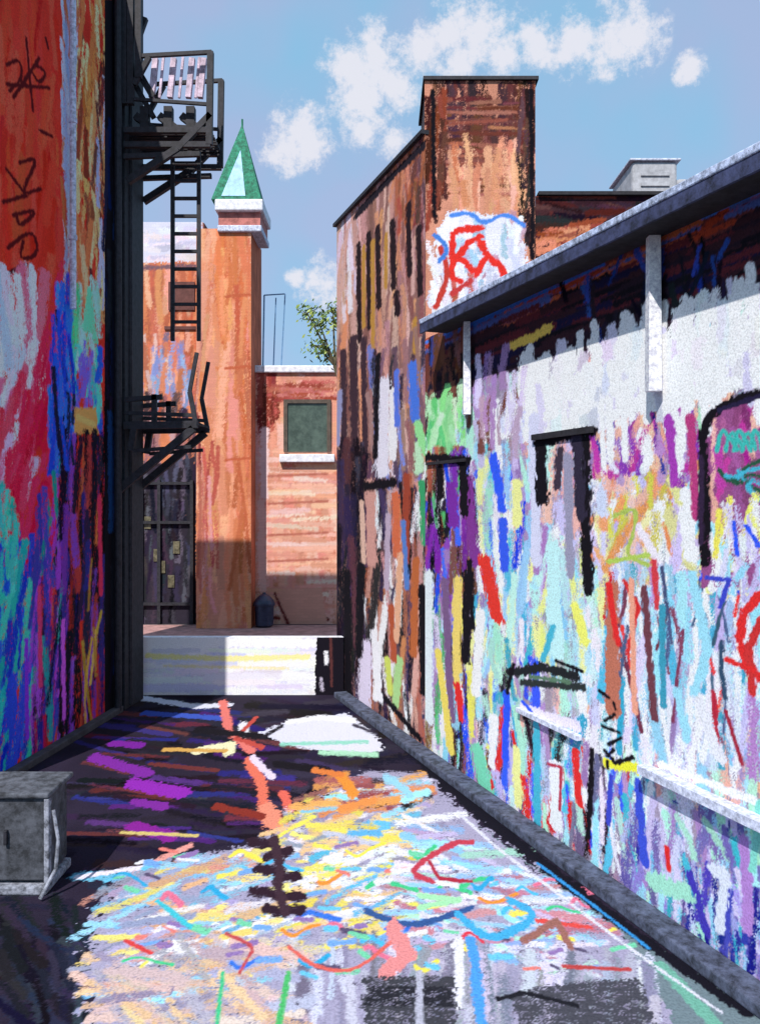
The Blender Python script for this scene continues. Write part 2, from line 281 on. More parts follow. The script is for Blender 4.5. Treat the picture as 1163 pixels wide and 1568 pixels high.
for pts,w,c in [([(585,590),(584,720)],25,(230,226,244)),([(600,600),(600,700)],14,W),([(578,545),(574,700)],9,K),([(606,570),(607,650)],9,(90,120,220)),([(566,740),(568,860)],17,(210,155,144)),([(553,770),(556,860)],8,(224,184,164)),
   ([(594,790),(590,900)],9,(190,170,190)),([(605,760),(607,850)],14,(214,110,74)),([(622,730),(620,860)],12,(160,70,50)),([(630,560),(634,640)],16,(75,120,220)),([(616,800),(622,900)],8,(90,130,200)),([(560,990),(556,1080)],24,(226,214,236)),
   ([(572,970),(580,1070)],13,W),([(610,1010),(604,1080)],14,(170,210,140)),([(592,1010),(596,1060)],11,(205,215,100)),([(598,930),(602,1010)],11,(180,86,56)),([(636,860),(632,1000)],14,(190,104,60)),([(645,900),(648,1060)],14,K),([(530,880),(532,1060)],16,K),
   ([(645,740),(650,830)],13,(60,160,105)),([(640,680),(640,720)],14,(190,230,190)),([(638,650),(650,690)],14,(150,225,150)),([(612,850),(606,980)],10,(230,174,140)),([(520,600),(516,680)],8,(150,150,190)),([(560,745),(600,740)],16,K),([(552,870),(548,1000)],14,K),([(590,1070),(640,1130)],12,K)]: S.stroke(pts,w,c,.97)
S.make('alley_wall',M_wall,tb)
prism('core',[off(11.83,-.02),(11.5,11.87),(11.5,15.7),off(15.76,-.02)],0,7.6,M_dark,tb)
prism('roof_core',[off(11.9,-.02),(1.6,11.95),(1.6,15.7),off(15.76,-.02)],7.602,8.57,M_dark,tb)
prism('coping',[off(11.8,.06),off(11.8,-.25),off(15.84,-.25),off(15.84,.06)],8.602,8.66,M_iron,tb)
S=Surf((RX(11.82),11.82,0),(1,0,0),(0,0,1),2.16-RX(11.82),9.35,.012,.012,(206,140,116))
S.fill(655,130,240,818,130,240,[(96,50,46),(80,40,42),(118,68,58),(66,42,48)],64,(8,18),(40,100))
S.fill(655,150,300,818,150,300,[(140,80,66),(164,100,82),(100,54,48)],40,(5,9),(40,110),ang=0,sp=4)
S.fill(690,235,340,800,235,340,[(222,160,130),(232,170,138),(204,132,104)],32,(9,18),(30,80))
S.fill(655,150,330,680,150,330,[(76,40,38),(130,62,44)],18,(7,12),(40,110)); S.fill(795,150,330,816,150,400,[(86,50,48),(48,34,40)],22,(6,10),(40,110))
S.stroke([(662,140),(664,330)],8,K,.9); S.stroke([(812,140),(814,400)],8,K,.9)
S.poly([(656,500),(668,350),(690,322),(760,330),(800,345),(808,470),(740,500)],(224,222,236),.06)
S.fill(660,330,500,800,340,480,[W,(200,196,224),(170,196,226),(240,238,244),(196,150,160)],40,(8,15),(30,60),sp=30)
S.fill(660,440,500,735,430,495,[W,(190,90,80),(206,200,224)],16,(7,13),(30,60),sp=20)
rd=(222,50,42)
for pts,w,c in [([(692,395),(690,370),(694,352),(735,350)],11,rd),([(735,362),(715,372),(700,395)],10,rd),([(700,395),(712,402),(722,415)],9,rd),([(712,380),(692,400),(688,425),(706,432)],10,rd),([(735,372),(745,395),(765,405),(772,425)],12,rd),([(742,395),(728,420)],10,rd),
   ([(666,470),(680,440),(684,410),(674,380)],10,(190,60,50)),([(664,360),(680,372),(684,385),(672,400)],8,(70,125,205)),([(690,330),(720,325),(740,345),(770,325),(800,345)],7,(80,135,220)),([(745,455),(800,425)],11,W),([(690,450),(720,430)],9,(190,60,60))]: S.stroke(pts,w,c,1)
S.make('south_face',M_brick,tb)
box('stair_tower',RX(11.82)+.02,2.155,11.84,13.2,8.0,9.345,M_dark,tb)
box('stair_tower_cap',RX(11.82)-.02,2.20,11.78,13.25,9.352,9.40,M_iron,tb)
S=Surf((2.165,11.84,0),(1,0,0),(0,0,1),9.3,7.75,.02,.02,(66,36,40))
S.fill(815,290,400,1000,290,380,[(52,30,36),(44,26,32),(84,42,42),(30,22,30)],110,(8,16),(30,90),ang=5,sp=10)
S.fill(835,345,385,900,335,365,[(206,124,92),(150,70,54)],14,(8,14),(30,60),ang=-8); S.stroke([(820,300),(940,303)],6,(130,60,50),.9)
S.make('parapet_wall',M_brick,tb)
box('parapet_cap',2.2,11.5,11.78,12.0,7.752,7.80,M_black,tb)
ac=group('rooftop_unit')
box('housing',4.45,5.25,15,16.3,7.6,9.5,M_conc,ac,.05); box('duct',5.26,6.1,15.1,16.0,7.6,9.25,M_conc,ac,.08); box('housing_lid',4.40,5.3,14.95,16.35,9.502,9.54,M_lav,ac,.01)
for k in range(4): box('louvre_%d'%k,4.6,5.1,14.975,14.998,8.7+k*.18,8.76+k*.18,M_conc,ac)
# ================= left building =================
lb=group('red_graffiti_building')
def LX(d): return -5.8+.1*d
ul=Vector((.1,1,0)).normalized(); HL=12.7; yl=10.0
S=Surf((LX(yl),yl,0),ul,(0,0,1),(15-yl)/ul.y,HL,.01,.018,(236,58,42))
S.fill(-60,0,440,96,0,440,[(240,56,38),(250,76,50),(224,46,36),(236,86,58)],120,(10,22),(60,160))
for pts in [[(10,100),(30,90),(35,120),(15,140)],[(20,150),(60,90)],[(40,60),(50,170)],[(55,100),(72,112),(60,130),(48,110)],[(10,130),(75,135)],[(10,260),(40,300),(5,310)],[(30,250),(60,240),(30,300),(62,290)],[(20,330),(60,320),(30,350),(25,330)],[(12,380),(50,350),(60,390),(30,400),(35,370)],[(70,60),(74,75)],[(60,200),(80,210)],[(10,420),(40,405)]]: S.stroke(pts,6,(96,14,20),1)
S.fill(96,0,260,118,0,260,[(230,130,90),(200,215,245),(246,150,100)],22,(6,10),(60,140))
S.fill(98,0,450,116,0,450,[(215,222,246),(190,200,240),(230,130,80)],36,(6,10),(60,160))
S.fill(116,0,470,164,0,470,[(252,156,90),(252,190,120),(230,124,70),(150,70,50),(252,220,160)],80,(7,13),(60,150))
S.fill(140,100,460,164,100,460,[(120,64,60),(240,170,110),(200,205,240)],14,(5,9),(50,120))
S.fill(-60,430,680,68,430,600,[(236,236,252),(244,236,250),(240,120,150),(214,226,250)],60,(11,22),(60,150))
S.fill(-60,640,820,50,560,760,[(250,110,150),(240,210,240),(246,60,90),(210,222,250)],50,(9,18),(60,140),ang=100)
S.fill(0,760,1000,90,480,900,[(250,34,80),(252,56,100),(230,26,70)],60,(9,16),(80,180),ang=97)
S.fill(0,760,800,90,420,520,[(250,34,80),(252,56,100)],16,(9,14),(80,180),ang=97)
S.fill(78,450,720,112,440,700,[(50,110,252),(60,150,252),(40,70,230)],36,(8,13),(60,130))
S.fill(112,450,560,152,450,550,[(130,250,190),(90,230,160),(180,250,226)],20,(8,13),(40,90))
S.fill(112,540,640,152,540,640,[(60,120,252),(140,110,245),(90,225,215)],20,(7,11),(30,70))
S.poly([(112,668),(114,625),(146,625),(150,665)],(252,180,100),.05); S.stroke([(120,640),(142,650)],10,(252,206,120),1)
S.fill(-60,870,1180,50,830,1190,[(40,100,250),(40,70,230),(40,200,200),(30,60,200),(60,215,190),(40,70,230)],90,(10,18),(80,200),ang=95)
S.fill(-20,760,900,24,770,900,[(80,225,205),(60,205,195)],18,(8,14),(40,90))
S.fill(50,800,1180,110,700,1160,[(80,36,110),(190,80,230),(30,24,60),(235,40,90),(60,60,180),(40,160,160)],76,(7,13),(70,180),ang=93)
S.fill(95,680,1120,168,680,1110,[K,(36,30,60),(24,20,36),(190,60,60),(50,40,130),(220,110,60),(140,70,200),K],100,(7,13),(60,200),ang=91,sp=4)
S.fill(80,500,720,110,470,700,[(40,80,230),(24,24,60)],10,(5,8),(60,130))
S.fill(128,880,1100,150,880,1090,[(235,190,80),(205,160,70)],7,(4,6),(60,150))
for x,a,c in((152,760,(250,60,100)),(60,900,(235,70,130)),(96,950,(225,100,245)),(40,980,(150,60,235)),(172,860,(235,225,248))): S.stroke([(x,a),(x+2,a+150)],7,c,.95)
S.poly([(160,0),(215,0),(215,1120),(160,1120)],(26,22,30),.01,1.3)
S.fill(160,0,1050,206,0,1080,[K,(30,28,54),(24,54,110),(40,36,60)],60,(6,10),(80,200),sp=2)
S.make('alley_wall',M_wall,lb)
prism('core',[(LX(yl)-.02,yl+.02),(LX(14.98)-.02,14.98),(-9,14.98),(-9,yl+.02)],0,HL-.02,M_rust,lb)
b=Bars()
def lp(px,o=.08):
    d=5.8/(.1-(px-CX)/F); return (LX(d)+o,d)
q=lp(101,.1); b.bar((q[0],q[1],6.3),(q[0],q[1],12.6),.045,10)
for z in(7.3,9,11): b.bar((q[0],q[1],z),(q[0],q[1],z+.07),.06,10)
b.make('drainpipe',M_lav,lb)
b=Bars()
q=lp(172,.09); b.bar((q[0],q[1],0.05),(q[0],q[1],12.6),.06,10)
q=lp(188,.12); b.bar((q[0],q[1],0.05),(q[0],q[1],12.6),.05,8)
b.make('iron_standpipe',M_iron,lb)
prism('corner_pier',[(LX(14.2)+.002,14.2),(LX(14.2)+.12,14.2),(LX(15.02)+.12,15.02),(LX(15.02)+.002,15.02)],0,12.65,M_iron,lb,.01)
prism('stone_footing',[(LX(yl)+.003,yl),(LX(yl)+.14,yl),(LX(14.1)+.14,14.1),(LX(14.1)+.003,14.1)],0,.1,M_asph,lb,.015)
# ================= fire escape =================
b=Bars(); p=lambda x,y,d=14.3: P(x,y,d)
fd,bd=14.1,15.05
for d in(fd,bd):
    for y,x1 in((200,322),(222,322)): b.bar(p(190,y,fd)*1.0+Vector((0,d-fd,0)),p(x1,y,fd)+Vector((0,d-fd,0)),.045)
    o=Vector((0,d-fd,0))
    b.bar(p(214,86,fd)+o,p(324,80,fd)+o,.03); b.bar(p(322,80,fd)+o,p(320,222,fd)+o,.05)
    b.bar(p(205,152,fd)+o,p(322,160,fd)+o,.025)
    b.bar(p(228,88,fd)+o,p(205,130,fd)+o,.04)
    b.bar(p(195,278,fd)+o,p(272,228,fd)+o,.055); b.bar(p(272,228,fd)+o,p(322,176,fd)+o,.05)
    b.bar(p(190,240,fd)+o,p(306,236,fd)+o,.04)
for t in range(10):
    y=fd+.1*t; b.bar((P(192,200,fd).x,y,P(0,200,fd).z+.03),(P(322,200,fd).x,y,P(0,200,fd).z+.03),.022)
for x in(190,200,212): b.bar(p(x,-20,fd),p(x,160 if x<205 else 120,fd),.05)
b.bar(p(182,0),p(215,30),.05); b.bar(p(198,95),p(222,28),.045); b.bar(p(200,90),p(235,150),.055); b.bar(p(190,100),p(235,180),.045)
for x in(222,258,292):
    b.bar(p(x,165),p(x,200),.07); b.bar(p(x-14,178),p(x+14,200),.06)
for x in(264,304): b.bar(p(x,232,14.6),p(x,522,14.6),.032)
y=250
while y<520: b.bar(p(262,y,14.6),p(306,y,14.6),.026); y+=27
for d in(fd,bd):
    o=Vector((0,d-fd,0))
    b.bar(p(190,652,fd)+o,p(302,650,fd)+o,.06); b.bar(p(192,612,fd)+o,p(248,608,fd)+o,.04); b.bar(p(192,632,fd)+o,p(300,636,fd)+o,.03)
    b.bar(p(180,752,fd)+o,p(296,656,fd)+o,.06); b.bar(p(200,690,fd)+o,p(206,652,fd)+o,.05); b.bar(p(236,604,fd)+o,p(236,652,fd)+o,.04); b.bar(p(301,540,fd)+o,p(290,600,fd)+o,.03); b.bar(p(290,600,fd)+o,p(300,652,fd)+o,.035)
    b.bar(p(205,690,fd)+o,p(292,684,fd)+o,.03)
for t in range(10):
    y=fd+.1*t; b.bar((P(190,652,fd).x,y,P(0,652,fd).z+.05),(P(302,652,fd).x,y,P(0,652,fd).z+.05),.02)
b.bar(p(175,760),p(172,860),.03)
fe=group('fire_escape'); b.make('iron_frame',M_iron,fe)
b=Bars()
for x in(238,266,294,312): b.bar(p(x,90),p(x-6,150),.045)
for x in(250,280,305): b.bar(p(x,88),p(x-6,150),.02)
b.make('guard_slats',mat('galvanised_slats',(200,178,196),.7,.4,9),fe)
b=Bars(); b.bar(p(206,40),p(203,82),.06); b.make('red_valve_box',mat('red_enamel',(190,60,40)),fe)
# ================= far buildings =================
fb=group('brick_tower_building')
D=24.2; X=lambda px,d=D:(px-CX)/F*d; Z=lambda py,d=D:EZ+(HY-py)/F*d
S=Surf((X(180),D,0),(1,0,0),(0,0,1),X(310)-X(180),Z(340),.03,.03,(214,130,92))
S.fill(195,410,620,308,410,620,[(206,114,80),(220,140,104),(180,96,72),(230,164,134)],90,(7,14),(30,90))
S.poly([(180,405),(180,330),(308,330),(308,400)],(218,216,234),.06); S.fill(200,350,400,305,350,400,[W,(204,200,220),(236,220,226)],20,(7,14),(20,40),ang=0)
S.stroke([(195,412),(305,408)],8,(120,90,100))
S.fill(200,530,620,305,530,620,[(140,155,200),(150,120,140),(200,116,94),(216,176,176)],40,(6,12),(30,80))
S.fill(200,620,760,305,620,760,[(160,110,110),(90,60,70),(200,160,160),(60,44,56)],50,(7,13),(20,60))
S.poly([(205,960),(210,720),(298,700),(300,960)],(50,44,56),.06)
S.fill(212,720,950,296,720,950,[(40,36,50),(70,66,84),(90,84,104),(30,26,36)],60,(6,12),(30,80))
S.make('left_wing_wall',M_brick,fb)
box('left_wing_core',X(180),X(312),D+.02,D+5,0,Z(340)-.02,M_rust,fb)
b=Bars(); z=lambda y:Z(y,D-.1)
for x in(216,244,294): b.bar((X(x),D-.06,z(955)),(X(x),D-.06,z(735)),.045)
for y in(740,800,925): b.bar((X(214),D-.07,z(y)),(X(296),D-.07,z(y)),.04)
b.make('entrance_mullions',M_iron,fb)
b=Bars()
for x,y in((240,850),(248,868),(270,838),(226,800),(262,890)): b.box(X(x-5),X(x+5),D-.03,D-.01,z(y+10),z(y-9))
b.make('entrance_panes',mat('amber_pane',(100,94,74),.3,.6,8),fb)
b=Bars(); b.box(X(252),X(300),D-.05,D-.01,Z(505),Z(500)); b.box(X(258),X(298),D-.045,D-.01,Z(475),Z(432)); b.make('wing_window',mat('dark_brick_window',(96,50,44)),fb)
TD=23.3; xt0,xt1=X(300,TD),X(384,TD); zt=Z(350,TD)
S=Surf((xt0,TD,0),(1,0,0),(0,0,1),xt1-xt0,zt,.025,.03,(222,144,104))
S.fill(304,355,950,382,355,945,[(222,142,104),(230,156,120),(214,132,94),(218,140,118),(236,166,134)],220,(8,18),(50,180))
S.fill(360,355,900,384,355,900,[(208,114,74),(196,106,76),(214,126,88)],36,(7,11),(60,180))
S.fill(328,355,520,350,355,520,[(236,150,104),(214,120,76)],20,(7,11),(50,120)); S.fill(306,700,945,330,700,945,[(220,146,140),(200,100,88),(186,86,78)],14,(5,8),(60,120))
S.fill(300,360,700,308,360,930,[(130,66,56),(196,118,98)],14,(4,6),(60,150))
for y in(455,565,705): S.stroke([(345,y),(382,y-3)],5,(190,96,66),.9)
S.make('tower_front',M_brick,fb)
S=Surf((xt1+.003,TD,0),(0,1,0),(0,0,1),2.0,zt,.05,.05,(196,110,82))
S.C*=(.8+.4*vnoise(S.nv,S.nu,6,3))[...,None]; S.make('tower_side',M_brick,fb)
box('tower_core',xt0,xt1-.01,TD+.02,TD+2,0,zt-.02,M_rust,fb)
box('cornice_lower',X(332,TD-.1),X(400,TD-.1),TD-.1,TD+1.5,Z(356,TD),Z(346,TD),M_lav,fb,.03)
box('cornice_brick_band',X(334,TD-.05),X(398,TD-.05),TD-.05,TD+1.45,Z(346,TD)+.003,Z(326,TD),mat('cornice_brick',(176,104,96),.8,.4,5),fb)  # plain brick-coloured band between the two cornices
box('cornice_upper',X(328,TD-.2),X(402,TD-.2),TD-.2,TD+1.5,Z(326,TD)+.003,Z(308,TD),M_white,fb,.04)
bx0,bx1=X(324,TD),X(400,TD); by0,by1=TD-.1,TD+1.3; zb=Z(307,TD); ap=Vector((X(370,TD+.6),TD+.65,Z(188,TD+.6)))
mesh('spire',[(bx0,by0,zb),(bx1,by0,zb),(bx1,by1,zb),(bx0,by1,zb),tuple(ap),],[(0,1,4),(1,2,4),(2,3,4),(3,0,4),(3,2,1,0)],M_green,fb)
A=Vector((bx0,by0,zb));B=Vector((bx1,by0,zb)); nn=(B-A).cross(ap-A).normalized()
tri=[A*.78+B*.18+ap*.04, A*.30+B*.66+ap*.04, A*.17+B*.19+ap*.64]
mesh('spire_panel',[q+nn*.012 for q in tri],[(0,1,2)],mat('pale_copper',(150,192,222),.6,.25,5),fb)
b=Bars(); b.bar(ap-Vector((0,0,.3)),ap+Vector((0,0,.12)),.03,6); b.make('spire_finial',M_green,fb)
rw=group('low_brick_building')
S=Surf((X(388),D-.1,0),(1,0,0),(0,0,1),X(560)-X(388),Z(572),.03,.03,(228,164,142))
S.fill(392,580,950,515,580,950,[(230,166,144),(222,150,126),(238,184,168),(216,140,116)],150,(8,18),(40,120))
S.fill(392,690,940,515,690,940,[(240,204,190),(232,164,144),(238,180,154)],60,(6,11),(40,90),ang=0,sp=5)
S.fill(395,580,650,425,580,650,[(160,72,62),(194,98,86),(130,54,50)],20,(7,12),(30,80)); S.fill(415,580,612,515,580,612,[(186,94,82),(160,78,68),(206,128,118)],24,(6,11),(30,60),ang=0,sp=4)
S.stroke([(404,660),(404,760)],13,(238,206,206),1); S.stroke([(400,770),(402,900)],14,(240,200,190),.9)
for y in(730,772,820,860): S.stroke([(410,y),(500,y-4)],4,(184,110,94),.9)
S.stroke([(370,945),(500,948)],6,(120,50,44))
S.poly([(425,905),(490,900),(500,955),(430,958)],(224,166,146),.05); S.stroke([(420,910),(440,955)],5,(120,50,50))
S.make('front_wall',M_brick,rw)
box('core',X(388),X(560),D-.08,D+4,0,Z(574),M_rust,rw)
box('parapet_coping',X(386),X(565),D-.2,D+.3,Z(572)+.003,Z(561),M_white,rw,.03)
wy=D-.1
box('window_glass',X(440,wy),X(500,wy),wy-.03,wy-.004,Z(692,wy),Z(618,wy),M_glass,rw)
b=Bars(); b.box(X(434,wy),X(440,wy)-.002,wy-.08,wy-.003,Z(692,wy),Z(612,wy)); b.box(X(500,wy)+.002,X(506,wy),wy-.08,wy-.003,Z(692,wy),Z(612,wy)); b.box(X(440,wy),X(500,wy),wy-.08,wy-.003,Z(618,wy)+.002,Z(612,wy)); b.make('window_frame',mat('green_brown_frame',(84,70,60)),rw)
box('window_sill',X(428,wy),X(512,wy),wy-.18,wy-.003,Z(708,wy),Z(696,wy),M_white,rw,.02)
am=group('antenna_mast'); b=Bars(); q=lambda x,y:P(x,y,24.6)
b.bar(q(402,565),q(404,452),.025,6); b.bar(q(404,452),q(436,450),.02,6); b.bar(q(436,450),q(430,560),.02,6); b.bar(q(418,565),q(422,456),.02,6)
b.make('mast_tubes',M_blue,am)
tc=group('trash_can'); cx,cy=X(404,23.6),23.6
vs=[];fs=[];prof=[(.20,0),(.25,.05),(.27,.55),(.30,.56),(.30,.62),(.26,.7),(.14,.82),(.05,.86),(.04,.9),(0.001,.91)]
for r,z_ in prof:
    for i in range(18): t=i*math.tau/18; vs.append((cx+r*math.cos(t),cy+r*math.sin(t),z_*1.05+.01))
for j in range(len(prof)-1):
    for i in range(18): fs.append((j*18+i,j*18+(i+1)%18,(j+1)*18+(i+1)%18,(j+1)*18+i))
mesh('can_body',vs,fs,mat('navy_metal',(44,50,76),.45,.3,8),tc)
# ================= white low wall at the alley end =================
x0_,x1_=X(214,15.3),-.66
S=Surf((x0_,15.3,0),(1,0,0),(0,0,1),x1_-x0_,1.04,.012,.012,(226,224,238))
S.fill(214,980,1062,482,980,1062,[W,(226,222,240),(214,214,236),(244,240,236)],80,(7,13),(50,150),ang=0,sp=3)
S.stroke([(216,984),(480,986)],14,(246,244,248),1); S.stroke([(225,1005),(350,1009),(470,1006)],9,(244,232,160),.85); S.stroke([(250,1020),(440,1024)],6,(238,226,180),.7)
S.poly([(484,960),(530,960),(530,1080),(480,1080)],(24,20,30),.03); S.stroke([(498,1000),(498,1016)],7,W); S.stroke([(490,1040),(492,1056)],6,(190,180,200)); S.stroke([(505,970),(506,1050)],5,(90,50,50))
wb=group('white_low_wall'); S.make('wall_face',M_wall,wb)
box('wall_core',x0_,x1_,15.302,15.5,0,1.038,M_white,wb)
# ================= utility box =================
ub=group('utility_box'); gm=mat('grey_box_metal',(62,64,72),.85,.6,8,.3); g2=mat('chipped_pale_edge',(126,128,140),.85,.7,13,.3)  # greys of the box darkened to put shade into its colour
ux0,ux1,uy0,uy1=-3.75,-2.98,7.55,8.1
box('cabinet',ux0,ux1,uy0,uy1,.12,.86,gm,ub,.015); box('lid',ux0-.04,ux1+.05,uy0-.04,uy1+.04,.863,.91,mat('grey_lid',(70,72,80),.85,.7,9,.3),ub,.015)
box('plinth',ux0-.03,ux1+.03,uy0-.04,uy1+.04,0.004,.09,g2,ub,.02); box('corner_post',ux1+.003,ux1+.05,uy0-.03,uy0+.04,.095,.86,g2,ub,.01)
box('door_seam',ux0+.36,ux0+.37,uy0-.006,uy0-.001,.2,.78,M_iron,ub); box('door_handle',ux0+.42,ux0+.45,uy0-.04,uy0-.002,.45,.58,M_iron,ub,.005)
b=Bars(); b.path([(ux1+.08,uy0,.75),(ux1+.13,uy0-.02,.5),(ux1+.12,uy0-.05,.25),(ux1+.02,uy0-.15,.03)],.016,8); b.make('cable',g2,ub)
# ================= ground =================
gnd=mesh('ground',[(-600,-200,-.008),(600,-200,-.008),(600,1500,-.008),(-600,1500,-.008)],[(0,1,2,3)],M_asph)
mesh('far_street',[(-12,15.7,-.002),(3,15.7,-.002),(3,24,-.002),(-12,24,-.002)],[(0,1,2,3)],mat('street_brick_paving',(170,128,124),.9,.3,3,.4))
S=Surf((-5.0,4.6,0.002),(1,0,0),(0,1,0),8.6,10.7,.0125,.0125,(44,36,54),True)  # dark asphalt; left building's shadow is painted into this base and its strokes
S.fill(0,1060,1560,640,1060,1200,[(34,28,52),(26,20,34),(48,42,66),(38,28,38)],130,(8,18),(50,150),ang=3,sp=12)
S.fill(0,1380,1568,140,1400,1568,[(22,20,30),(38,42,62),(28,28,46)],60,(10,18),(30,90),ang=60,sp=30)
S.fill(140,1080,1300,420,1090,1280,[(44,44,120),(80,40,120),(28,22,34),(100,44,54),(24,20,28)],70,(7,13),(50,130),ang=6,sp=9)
for pts,w,c in [([(142,1160),(225,1185)],19,(130,44,160)),([(170,1138),(215,1142)],13,(124,36,156)),([(200,1200),(280,1215)],22,(150,44,180)),([(200,1265),(260,1282)],19,(140,36,150)),([(205,1228),(250,1236)],15,(130,44,156)),
  ([(185,1275),(300,1280)],6,(220,196,120)),([(220,1092),(340,1100)],10,(64,90,190)),([(300,1150),(355,1140),(350,1152)],15,(246,240,196)),([(250,1148),(345,1150)],7,(220,170,90)),([(210,1068),(300,1082),(350,1080)],10,(226,226,244)),
  ([(340,1075),(350,1120),(385,1150)],12,(236,126,116)),([(370,1110),(374,1125)],16,W),([(390,1100),(360,1130),(400,1145)],8,(200,80,70)),([(380,1165),(400,1200),(402,1235)],16,(236,120,96)),([(385,1160),(415,1190)],10,(236,220,244)),([(430,1215),(445,1240)],14,(236,108,92)),([(405,1240),(428,1270)],28,(240,146,120)),
  ([(300,1118),(420,1130)],12,(24,20,28)),([(330,1235),(400,1250)],12,(140,50,40)),([(420,1170),(500,1180)],12,(24,20,28)),([(230,1170),(330,1180)],8,(110,50,50)),([(150,1110),(260,1125)],9,(60,50,120))]: S.stroke(pts,w,c,1)
S.poly([(395,1122),(440,1104),(530,1092),(580,1132),(585,1150),(540,1158),(440,1142)],(228,228,246),.1,1.1); S.stroke([(440,1106),(490,1098),(540,1104)],9,(246,246,250)); S.stroke([(430,1140),(560,1136)],7,(150,220,200)); S.stroke([(490,1152),(575,1156)],9,(176,230,196)); S.stroke([(400,1130),(430,1112)],8,(30,26,36)); S.stroke([(540,1110),(575,1124)],6,(60,54,70))
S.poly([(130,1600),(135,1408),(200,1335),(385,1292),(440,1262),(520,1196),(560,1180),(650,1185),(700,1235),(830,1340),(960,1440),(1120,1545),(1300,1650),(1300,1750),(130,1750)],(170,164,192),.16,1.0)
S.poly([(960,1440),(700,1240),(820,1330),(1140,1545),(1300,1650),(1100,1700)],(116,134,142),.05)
pk=(226,136,140)
S.fill(150,1330,1540,430,1290,1500,[W,(244,222,130),cyan,(220,150,140),(170,170,204),(156,150,180),(232,184,140),(120,190,230)],120,(9,20),(40,120),ang=-12,sp=20,bend=8,cover=.78)
S.fill(440,1230,1460,640,1200,1440,[W,(246,230,110),(222,218,240),(110,195,235),(150,146,172),(238,196,140),(240,220,100)],120,(8,17),(40,110),ang=-8,sp=24,bend=8,cover=.78)
S.fill(620,1210,1440,900,1400,1500,[W,(216,216,240),(150,190,236),(190,176,210),mint,cyan,(196,130,150)],105,(8,16),(40,110),ang=8,sp=22,bend=8,cover=.78)
S.fill(470,1195,1240,640,1190,1240,[(226,150,90),(236,170,100),(160,90,90),(50,36,44),cyan],28,(9,16),(30,80),ang=-10,sp=15)
S.fill(440,1440,1568,1000,1480,1568,[(146,148,168),(190,190,212),(126,130,142),(210,208,230)],75,(12,28),(60,140),sp=6,cover=.75)
S.fill(160,1480,1568,440,1440,1568,[(206,180,176),(186,186,206),(226,198,184),(156,150,168),(230,190,150)],50,(12,26),(50,120),ang=20,sp=40,cover=.75)
for _ in range(30):
    x=random.uniform(160,900); y=random.uniform(1300,1480) if x<640 else random.uniform(1350,1470); l=random.uniform(20,56); k=random.choice([-1,1])
    S.stroke([(x,y),(x+l*.4,y+k*random.uniform(6,14)),(x+l*.9,y+random.uniform(-6,6)),(x+l*1.4,y-k*random.uniform(4,12))],random.uniform(5,10),random.choice([(50,170,220),(80,190,240),(225,56,76),(240,150,60),(70,205,140),(234,120,150),(60,120,225),(246,230,90)]),.9)
for _ in range(110):
    x=random.uniform(160,940); y=random.uniform(1270,1490)
    if y<1290+max(0,(x-640))*.45: continue
    S.stroke([(x,y),(x+random.uniform(8,34),y+random.uniform(-8,8))],random.uniform(5,12),random.choice([W,(246,230,100),(110,200,240),(236,130,120),(120,170,236),(150,120,180),(120,214,170),(90,80,110)]),.85)
for pts,w,c in [([(655,1320),(670,1345),(720,1350)],7,(180,44,66)),([(660,1350),(620,1335),(690,1290),(720,1290)],9,(200,66,84)),([(560,1395),(600,1412),(640,1418),(720,1390)],10,(54,90,150)),([(700,1400),(740,1440),(790,1425),(820,1400),(780,1380)],14,(70,175,226)),([(720,1440),(735,1568)],18,(80,160,236)),
  ([(345,1430),(390,1450),(375,1470),(365,1490)],6,(200,80,84)),([(440,1450),(480,1482),(540,1490),(600,1440)],6,(230,104,94)),([(600,1420),(620,1460),(590,1490)],26,(236,146,146)),([(820,1410),(900,1420)],9,(230,80,74)),([(800,1440),(850,1410),(870,1450)],12,(160,106,96)),([(340,1490),(330,1568)],6,(70,200,140)),([(440,1490),(425,1568)],10,(80,190,110)),
  ([(640,1390),(700,1378),(640,1372)],9,(170,235,180)),([(240,1380),(290,1420)],8,(70,200,215)),([(190,1440),(230,1460)],7,(224,70,70)),([(520,1190),(540,1215)],17,(240,150,60)),([(480,1180),(520,1186)],10,(230,130,66)),([(520,1240),(570,1225)],13,(240,150,80)),([(590,1190),(625,1215)],12,cyan),([(860,1480),(960,1485)],7,(190,70,70)),([(1010,1480),(1090,1568)],26,(116,180,160)),([(700,1540),(700,1440)],14,(236,234,244))]: S.stroke(pts,w,c,.95)
for k,(x,y) in enumerate([(400,1290),(424,1310),(408,1330),(436,1345),(404,1365),(440,1372),(416,1392),(450,1395)]): S.stroke([(x-14+random.uniform(-6,6),y),(x+16+random.uniform(-6,6),y+random.uniform(-8,8))],17,(50,30,44),.95)
S.stroke([(418,1285),(428,1330),(424,1360),(436,1400)],15,(66,44,56),.95)
S.poly([(553,1575),(556,1496),(694,1494),(696,1575)],(66,66,74),.05,.9); S.poly([(560,1540),(560,1510),(690,1510),(690,1540)],(40,40,48),.03,.85)
S.poly([(790,1575),(775,1522),(850,1506),(975,1498),(1000,1575)],(74,74,84),.06,.9); S.stroke([(760,1530),(800,1520),(880,1540)],8,(30,30,38),1)
S.stroke([(640,1490),(640,1575)],12,(186,186,204),.9)
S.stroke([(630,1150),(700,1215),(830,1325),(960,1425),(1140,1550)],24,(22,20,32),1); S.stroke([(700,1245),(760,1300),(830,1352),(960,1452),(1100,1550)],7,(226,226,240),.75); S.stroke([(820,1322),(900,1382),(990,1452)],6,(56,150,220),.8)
S.make('alley_pavement',M_gr,gain=.78)
